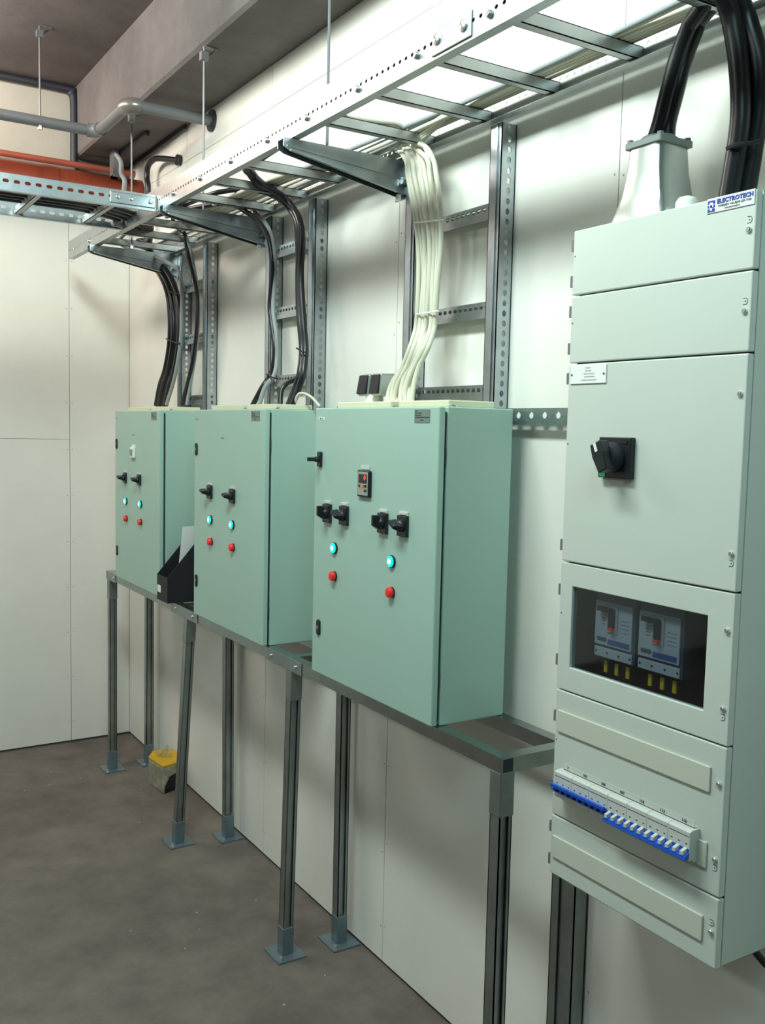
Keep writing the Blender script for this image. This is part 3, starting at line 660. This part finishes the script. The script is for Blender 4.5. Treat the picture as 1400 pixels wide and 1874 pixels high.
fs += [tuple(range(12))[::-1], tuple(range((len(prof)-1)*12, len(prof)*12))]
mb.add(vs, fs); mb.build('casting', ALU, en, smooth=True)
MB().prism(ring(cx, cy, .047, .047, 2.335, .004), (0, 0, .013)).build('lid', ALUL, en, bevel=.0015)
MB().lathe((cx, cy, 2.348), (0, 0, 1), [(0, .038), (.006, .037), (.010, .032)], 24).build('lid_ring', ALUL, en, smooth=True)
for sx_ in (-1, 1):
    for sy_ in (-1, 1): MB().cyl((cx+sx_*.039, cy+sy_*.039, 2.348), (cx+sx_*.039, cy+sy_*.039, 2.354), .006, 8).build('lid_bolt', ALUL, en)
o = MB().lathe((-.165, .938, 2.190), (0, 0, 1), [(0, .022), (.022, .021), (.030, .016), (.033, .007)], 20).build('blank_gland_cap', WHITE, smooth=True)
tag(o, 'round white blanking cap on top of the tall board', 'cap')
# cable clamp with bolt on the underside at the back of the board
o = MB().tube([(-.10, .742, .794), (-.09, .725, .775), (-.075, .722, .765), (-.06, .735, .760)], .007, 8, 4).build('cable_end', CABLE, smooth=True)
tag(o, 'short black cable end under the far right bottom of tall board', 'cable')

# ------------------------------------------------------------------ cables
def cable(pts, r, m, lb_, name='cable', group=None, n=8):
    o = MB().tube(pts, r, n, 5).build(name, m, smooth=True); return tag(o, lb_, 'cable', group)
# thick black supply cables
base = Vector((-.12, 1.044, 2.35))
cable([(-.150, 1.046, 2.345), PX(1207, 228, x=-.148), PX(1219, 180, x=-.145), PX(1236, 116, x=-.14), PX(1257, 58, x=-.14), PX(1279, 22, x=-.145), (-.16, .80, 2.655), (-.17, .5, 2.665), (-.17, -1.2, 2.66)], .0160, CABLE, 'left one of the two thick black cables entering the cast housing', 'supply_cable', 'thick black supply cables')
cable([(-.135, 1.022, 2.345), PX(1223, 226, x=-.132), PX(1236, 175, x=-.128), PX(1252, 112, x=-.12), PX(1272, 58, x=-.12), PX(1292, 22, x=-.122), (-.12, .78, 2.655), (-.12, .5, 2.665), (-.12, -1.2, 2.66)], .0160, CABLE, 'right one of the two thick black cables entering the cast housing', 'supply_cable', 'thick black supply cables')
cable([PX(1333, 352, x=-.14)+Vector((0, 0, -.02)), PX(1349, 270, x=-.14), PX(1356, 200, x=-.14), PX(1352, 116, x=-.14), PX(1340, 39, x=-.15), PX(1328, 0, x=-.17), PX(1314, -40, x=-.2), (-.25, .75, 2.67), (-.26, .3, 2.65), (-.26, -1.2, 2.65)], .0190, CABLE, 'inner thick black cable curving down behind the blue and white maker plate', 'supply_cable', 'thick black supply cables')
cable([PX(1363, 348, x=-.11)+Vector((0, 0, -.02)), PX(1378, 270, x=-.11), PX(1388, 200, x=-.11), PX(1388, 116, x=-.11), PX(1368, 39, x=-.12), PX(1353, 0, x=-.14), PX(1336, -40, x=-.17), (-.21, .7, 2.67), (-.21, .3, 2.65), (-.21, -1.2, 2.65)], .0190, CABLE, 'outer thick black cable curving down nearest the right edge of the photo', 'supply_cable', 'thick black supply cables')
o = MB().tube([PX(1330, 272, x=-.165), PX(1350, 264, x=-.163), PX(1375, 262, x=-.150), PX(1390, 258, x=-.135)], .004, 6, 4).build('cable_tie', BLACK2, smooth=True); tag(o, 'black tie around the thick cables above the tall board', 'cable tie')
# white bundle to the nearest cabinet
rows = [(270, 738, 789), (291, 741, 794), (320, 745, 799), (363, 753, 804), (400, 761, 806), (457, 767, 806), (510, 767, 802), (564, 764, 799), (600, 760, 796), (636, 749, 784), (671, 736, 766), (700, 719, 757), (722, 712, 754), (738, 712, 754)]
ord_ = ['leftmost', 'second from left', 'third from left', 'fourth from left', 'middle', 'fourth from right', 'third from right', 'second from right', 'rightmost']
N = 9
for i in range(N):
    t_ = i/(N-1); xo = -.095 + (.0035 if i % 2 else -.0035)
    pts = []
    for j, (v, a_, b_) in enumerate(rows):
        x = xo - (.02+.035*((v-600)/138) if v > 600 else 0)
        pts.append(PX(a_+(b_-a_)*t_ + 1.3*math.sin(j*.9+i*2.1), v, x=x+.004*math.sin(j*.8+i*1.7)))
    # above the ladder
    if i < 4: head = [(-.17-.02*i, 3.6, 2.606), (-.16-.02*i, 3.0, 2.606), (-.15-.015*i, 2.6, 2.606), PX(655+4*i, 297-5*i, z=2.612), PX(688+5*i, 277-4*i, z=2.616), PX(718+5*i, 268-3*i, z=2.614)]
    elif i < 7: head = [(-.085-.012*(i-4), -.8, 2.606), (-.085-.012*(i-4), .9, 2.606), (-.10-.012*(i-4), 1.4, 2.606), (-.088-.012*(i-4), 1.72, 2.608), (-.088-.010*(i-4), 1.86, 2.608), PX(768-5*(i-4), 262, x=-.09)]
    else: yy = 1.975+.02*(i-7); head = [(-.40, yy, 2.606), (-.30, yy, 2.606), (-.23, yy, 2.610), (-.16, yy, 2.614), PX(752, 252+6*(i-7), x=-.115), PX(774+4*(i-7), 264+4*(i-7), x=-.092)]
    cable(head + pts[1:], .0072, WCABLE, ord_[i] + ' of the white cables dropping into the nearest cabinet', 'white_cable', 'white cables dropping to the nearest cabinet')
for v_, a_, b_, lb_ in ((404, 758, 812, 'upper white tie around the white cable bundle'), (571, 762, 803, 'lower white tie around the white cable bundle')):
    o = MB().tube([PX(a_, v_+4, x=-.108), PX((a_+b_)/2, v_+1, x=-.112), PX(b_, v_-2, x=-.108)], .002, 6, 3).build('cable_tie', WHITE, smooth=True); tag(o, lb_, 'cable tie')
for i, (xa, za, lb_) in enumerate(((-.408, 2.611, 'black cable added tight against the front ladder rail, darkening its holes'), (-.407, 2.634, 'upper black cable added inside the front ladder rail, darkening its holes'))):  # pair added along the whole rail so its holes and underside read dark
    cable([(xa+.0015*math.sin(k*1.3+i), -1.5+.5*k, za) for k in range(12)], .0108, CABLE, lb_, 'ladder_cable')
# grey cables lying on the ladder beside the rear rail
for i, (xa, w_) in enumerate(((-.075, .004), (-.100, .012), (-.130, .02), (-.160, .03))):
    pts = [(xa + w_*math.sin(k*.9+i), -1.0+.45*k, 2.606+.002*(i % 2)) for k in range(12)]
    cable(pts, .0062, GCABLE if i % 2 else WCABLE, ['pale cable lying closest to the rear ladder rail', 'grey cable lying second from the rear ladder rail', 'pale cable snaking third from the rear ladder rail', 'grey cable snaking nearest the middle of the ladder'][i], 'ladder_cable', 'cables lying on the long ladder')
# far cabinet bundle
b1 = [(268, 446, 0), (279, 474, 0), (300, 500, 0), (314, 531, 0), (320, 570, 0), (320, 622, 0), (312, 674, 0), (302, 705, 0), (295, 742, 0)]
for i in range(4):
    dx = (-9, -3, 3, 8)[i]; wdt = [.8, .9, 1, 1, 1, 1, 1, 1, 1]
    pts = [PX(u+dx*wdt[j], v, x=-.10-.012*(i % 2)) for j, (u, v, _) in enumerate(b1)]
    head = [(-2.4, 3.40+.05*i, 2.603), (-.9, 3.40+.05*i, 2.603), (-.6, 3.42+.05*i, 2.604), (-.35, 3.6+.05*i, 2.605), (-.2, 4.0, 2.612), (-.12-.02*i, 4.3, 2.613), (-.12-.01*i, pts[0].y+.0, pts[0].z+.01)]
    cable(head + pts[1:], .0125, CABLE, ['leftmost', 'second', 'third', 'rightmost'][i] + ' thick black cable of the bundle into the farthest cabinet', 'black_cable', 'black cables into the farthest cabinet')
for i, (m2, pp, lb_) in enumerate(((GCABLE, [(300, 452), (308, 470), (320, 489), (332, 517), (333, 570), (330, 629), (320, 689), (305, 740)], 'grey cable curving beside the black bundle of the farthest cabinet'),
                  (CABLE, [(335, 430), (342, 455), (347, 480), (357, 517), (361, 555), (359, 614), (350, 674), (333, 740)], 'single black cable right of the bundle, into the farthest cabinet'),
                  (GCABLE, [(341, 430), (348, 455), (353, 480), (360, 517), (363, 570), (362, 614), (356, 659), (342, 740)], 'thin grey cable next to the single black cable of farthest cabinet'))):
    pts = [PX(u, v, x=-.115+.01*i) for u, v in pp]
    if i == 0: hd = [(-.3, 3.6, 2.606), (-.32, 4.0, 2.61), (-.26, 4.22, 2.60), (-.18, 4.18, 2.58)]; pts = pts[2:]
    else: hd = [(-.36, 3.1-.05*i, 2.606), (-.30, 3.4, 2.606), (-.2, 3.68, 2.615), (-.13, 3.75, 2.60)]; pts = pts[1:]
    cable(hd + pts, (.0085, .009, .007)[i], m2, lb_, 'cable')
# middle cabinet cables
cable([(-.36, 3.55, 2.606), PX(405, 372, z=2.607), PX(425, 374, z=2.612), PX(446, 385, x=-.16), PX(470, 402, x=-.13), PX(488, 428, x=-.115), PX(496, 460, x=-.11), PX(498, 500, x=-.11), PX(494, 560, x=-.11), PX(497, 590, x=-.11), PX(502, 628, x=-.11), PX(502, 655, x=-.11), PX(495, 686, x=-.12), PX(481, 707, x=-.15), PX(462, 742, x=-.17)], .0095, CABLE, 'black cable at the left side of the middle cabinet posts', 'cable')
cable([(-.3, 3.5, 2.606), PX(440, 372, z=2.607), PX(470, 392, x=-.11), PX(489, 414, x=-.10), PX(501, 450, x=-.10), PX(503, 510, x=-.10), PX(500, 567, x=-.105), PX(506, 614, x=-.105), PX(507, 655, x=-.105), PX(502, 686, x=-.12), PX(485, 709, x=-.15), PX(474, 742, x=-.17)], .0085, GCABLE, 'grey cable at the left side of the middle cabinet posts', 'cable')
for i in range(2):
    d_ = 6*i; x = -.10-.008*i
    cable([(-.380+.025*i, -1.2, 2.612), (-.380+.025*i, 1.2, 2.612), (-.380+.025*i, 2.1, 2.612), PX(457+d_, 300, z=2.620), PX(457+d_, 318, z=2.614), PX(474+d_, 336, x=-.24), PX(498+d_, 350, x=-.18), PX(517+d_, 365, x=-.13), PX(533+d_, 385, x=x), PX(544+d_*.7, 405, x=x), PX(549+d_*.7, 440, x=x), PX(546+d_*.7, 500, x=x), PX(547+d_, 560, x=x), PX(550+d_, 600, x=x), PX(553+d_, 641, x=x), PX(549+d_, 682, x=x-.02), PX(541+d_, 709, x=x-.03), PX(528+d_, 742, x=x-.05)], .0118, CABLE, ('left' if i == 0 else 'right') + ' cable of the thick black pair beside the middle cabinet right post', 'black_cable', 'thick black pair above the middle cabinet')
cable([(-.32, 3.4, 2.606), PX(380, 358, z=2.61), PX(411, 350, z=2.615), PX(446, 347, z=2.618), PX(490, 354, x=-.15), PX(525, 376, x=-.11), PX(541, 400, x=-.09), PX(544, 440, x=-.085), PX(548, 520, x=-.085), PX(552, 600, x=-.085), PX(556, 660, x=-.085), PX(545, 690, x=-.10), PX(526, 701, x=-.12), PX(515, 715, x=-.14), PX(513, 742, x=-.15)], .0090, CABLE, 'black cable arching over the ladder and branching left into the middle cabinet', 'cable')
cable([PX(538, 742, x=-.15), PX(545, 723, x=-.15), PX(556, 720, x=-.14), PX(571, 728, x=-.13), PX(585, 744, x=-.12)], .0048, WCABLE, 'short white cable looping between middle and nearest cabinet tops', 'white_cable')
for (u, v, x, lb_, s_) in ((318, 623, -.125, 'black tie on the far cable bundle', 14), (318, 533, -.125, 'upper black tie on the far cable bundle', 12), (499, 688, -.135, 'black tie on the cables left of the middle posts', 11), (552, 640, -.125, 'black tie on the thick black pair', 9)):
    o = MB().tube([PX(u-s_, v-3, x=x), PX(u, v+3, x=x-.006), PX(u+s_*.8, v+5, x=x)], .003, 6, 3).build('cable_tie', BLACK2, smooth=True); tag(o, lb_, 'cable tie')

# ------------------------------------------------------------------ small things
tw = thing('twin_alarm_unit', 'small pale unit with two black faces standing on the nearest cabinet', 'alarm unit', (-.13, 2.11, 1.826))
MB().lathe((-.13, 2.125, 1.8265), (0, 0, 1), [(0, .030), (.012, .028), (.038, .026), (.045, .02)], 18).build('neck', WHITE, tw, smooth=True)
for ya, yb in ((2.050, 2.104), (2.118, 2.176)):
    hd = MB().prism([(-.16, ya, 1.866), (-.155, ya, 1.930), (-.10, ya, 1.932), (-.092, ya, 1.926), (-.092, ya, 1.872), (-.10, ya, 1.864)], (0, yb-ya, 0)).build('head', ALU, tw, bevel=.006, seg=3)
    MB().prism([(-.168, ya+.004, 1.872), (-.158, ya+.004, 1.927), (-.153, ya+.004, 1.927), (-.156, ya+.004, 1.870)], (0, yb-ya-.008, 0)).build('black_face', BLACK2, hd, bevel=.002)
MB().box(-.145, -.10, 2.10, 2.12, 1.872, 1.924).build('yoke', ALU, tw)
fb = thing('magazine_file', 'black open-topped file box between the farthest and middle cabinets', 'file box', (-.18, 3.52, 1.0246))
fx, ya, yb, z0 = -.302, 3.463, 3.592, 1.0246; t = .003
def side(yy): return MB().prism([(fx, yy, z0), (-.07, yy, z0), (-.07, yy, 1.345), (-.12, yy, 1.345), (fx, yy, 1.132)], (0, t, 0))
side(ya).build('side_wall', BLACK2, fb); side(yb-t).build('side_wall', BLACK2, fb)
MB().box(fx, fx+t, ya+t, yb-t, z0, 1.132).build('front_wall', BLACK2, fb); MB().box(-.073, -.07, ya+t, yb-t, z0, 1.345).build('back_wall', BLACK2, fb); MB().box(fx+t, -.073, ya+t, yb-t, z0, z0+t).build('bottom', BLACK2, fb)
MB().box(fx-.001, fx, 3.545, 3.585, 1.058, 1.088).build('spine_label', WHITE, fb)
q = [PX(335, 965, y=3.50), PX(360, 962, y=3.50), PX(360, 1012, y=3.50), PX(327, 1040, y=3.50)]
o = MB().prism(q, (0, .004, 0)).build('paper_sheets', PAPER); tag(o, 'white papers leaning out of the black file box', 'paper')
yb_ = thing('yellow_package', 'small yellow box in a crumpled clear bag on the floor by the wall', 'package', (-.07, 4.12, 0))
A_ = [(-.135, 3.985, 0), (-.012, 4.03, 0), (-.012, 4.20, 0), (-.10, 4.235, 0), (-.155, 4.15, 0)]
MB().prism(A_, (0, 0, .125)).build('carton', CLEAR, yb_, bevel=.006)
MB().prism([(x-.000, y_, .125) for x, y_, _ in A_], (0, 0, .012)).build('yellow_lid', YBOX, yb_, bevel=.003)
MB().prism([(-.133, 3.983, .001), (-.014, 4.027, .001), (-.014, 4.027, .095), (-.10, 3.995, .075), (-.125, 3.986, .035)], (.0006, -.0015, 0)).build('dark_panel', BLACK2, yb_)
mb = MB(); P0 = Vector((-.09, 4.13, .13))
pts = [P0 + Vector((random.uniform(-.05, .05), random.uniform(-.07, .07), random.uniform(.005, .06))) for k in range(14)]
for k in range(12): mb.add([pts[k], pts[k+1], pts[k+2]], [(0, 1, 2)])
mb.build('bag_film', glass('film', (.93, .93, .90), 1), yb_)
# pencil mark and small debris
mb = MB()
for k in range(36):
    x = random.uniform(-1.6, -.06); y_ = random.uniform(.9, 4.7); s_ = random.uniform(.002, .006); mb.box(x, x+s_, y_, y_+s_*1.4, 0, s_*.5)
o = mb.build('floor_grit', mat('grit', (.5, .48, .42), .9)); tag(o, 'scattered pale specks of grit on the concrete floor', 'grit', kind='stuff')
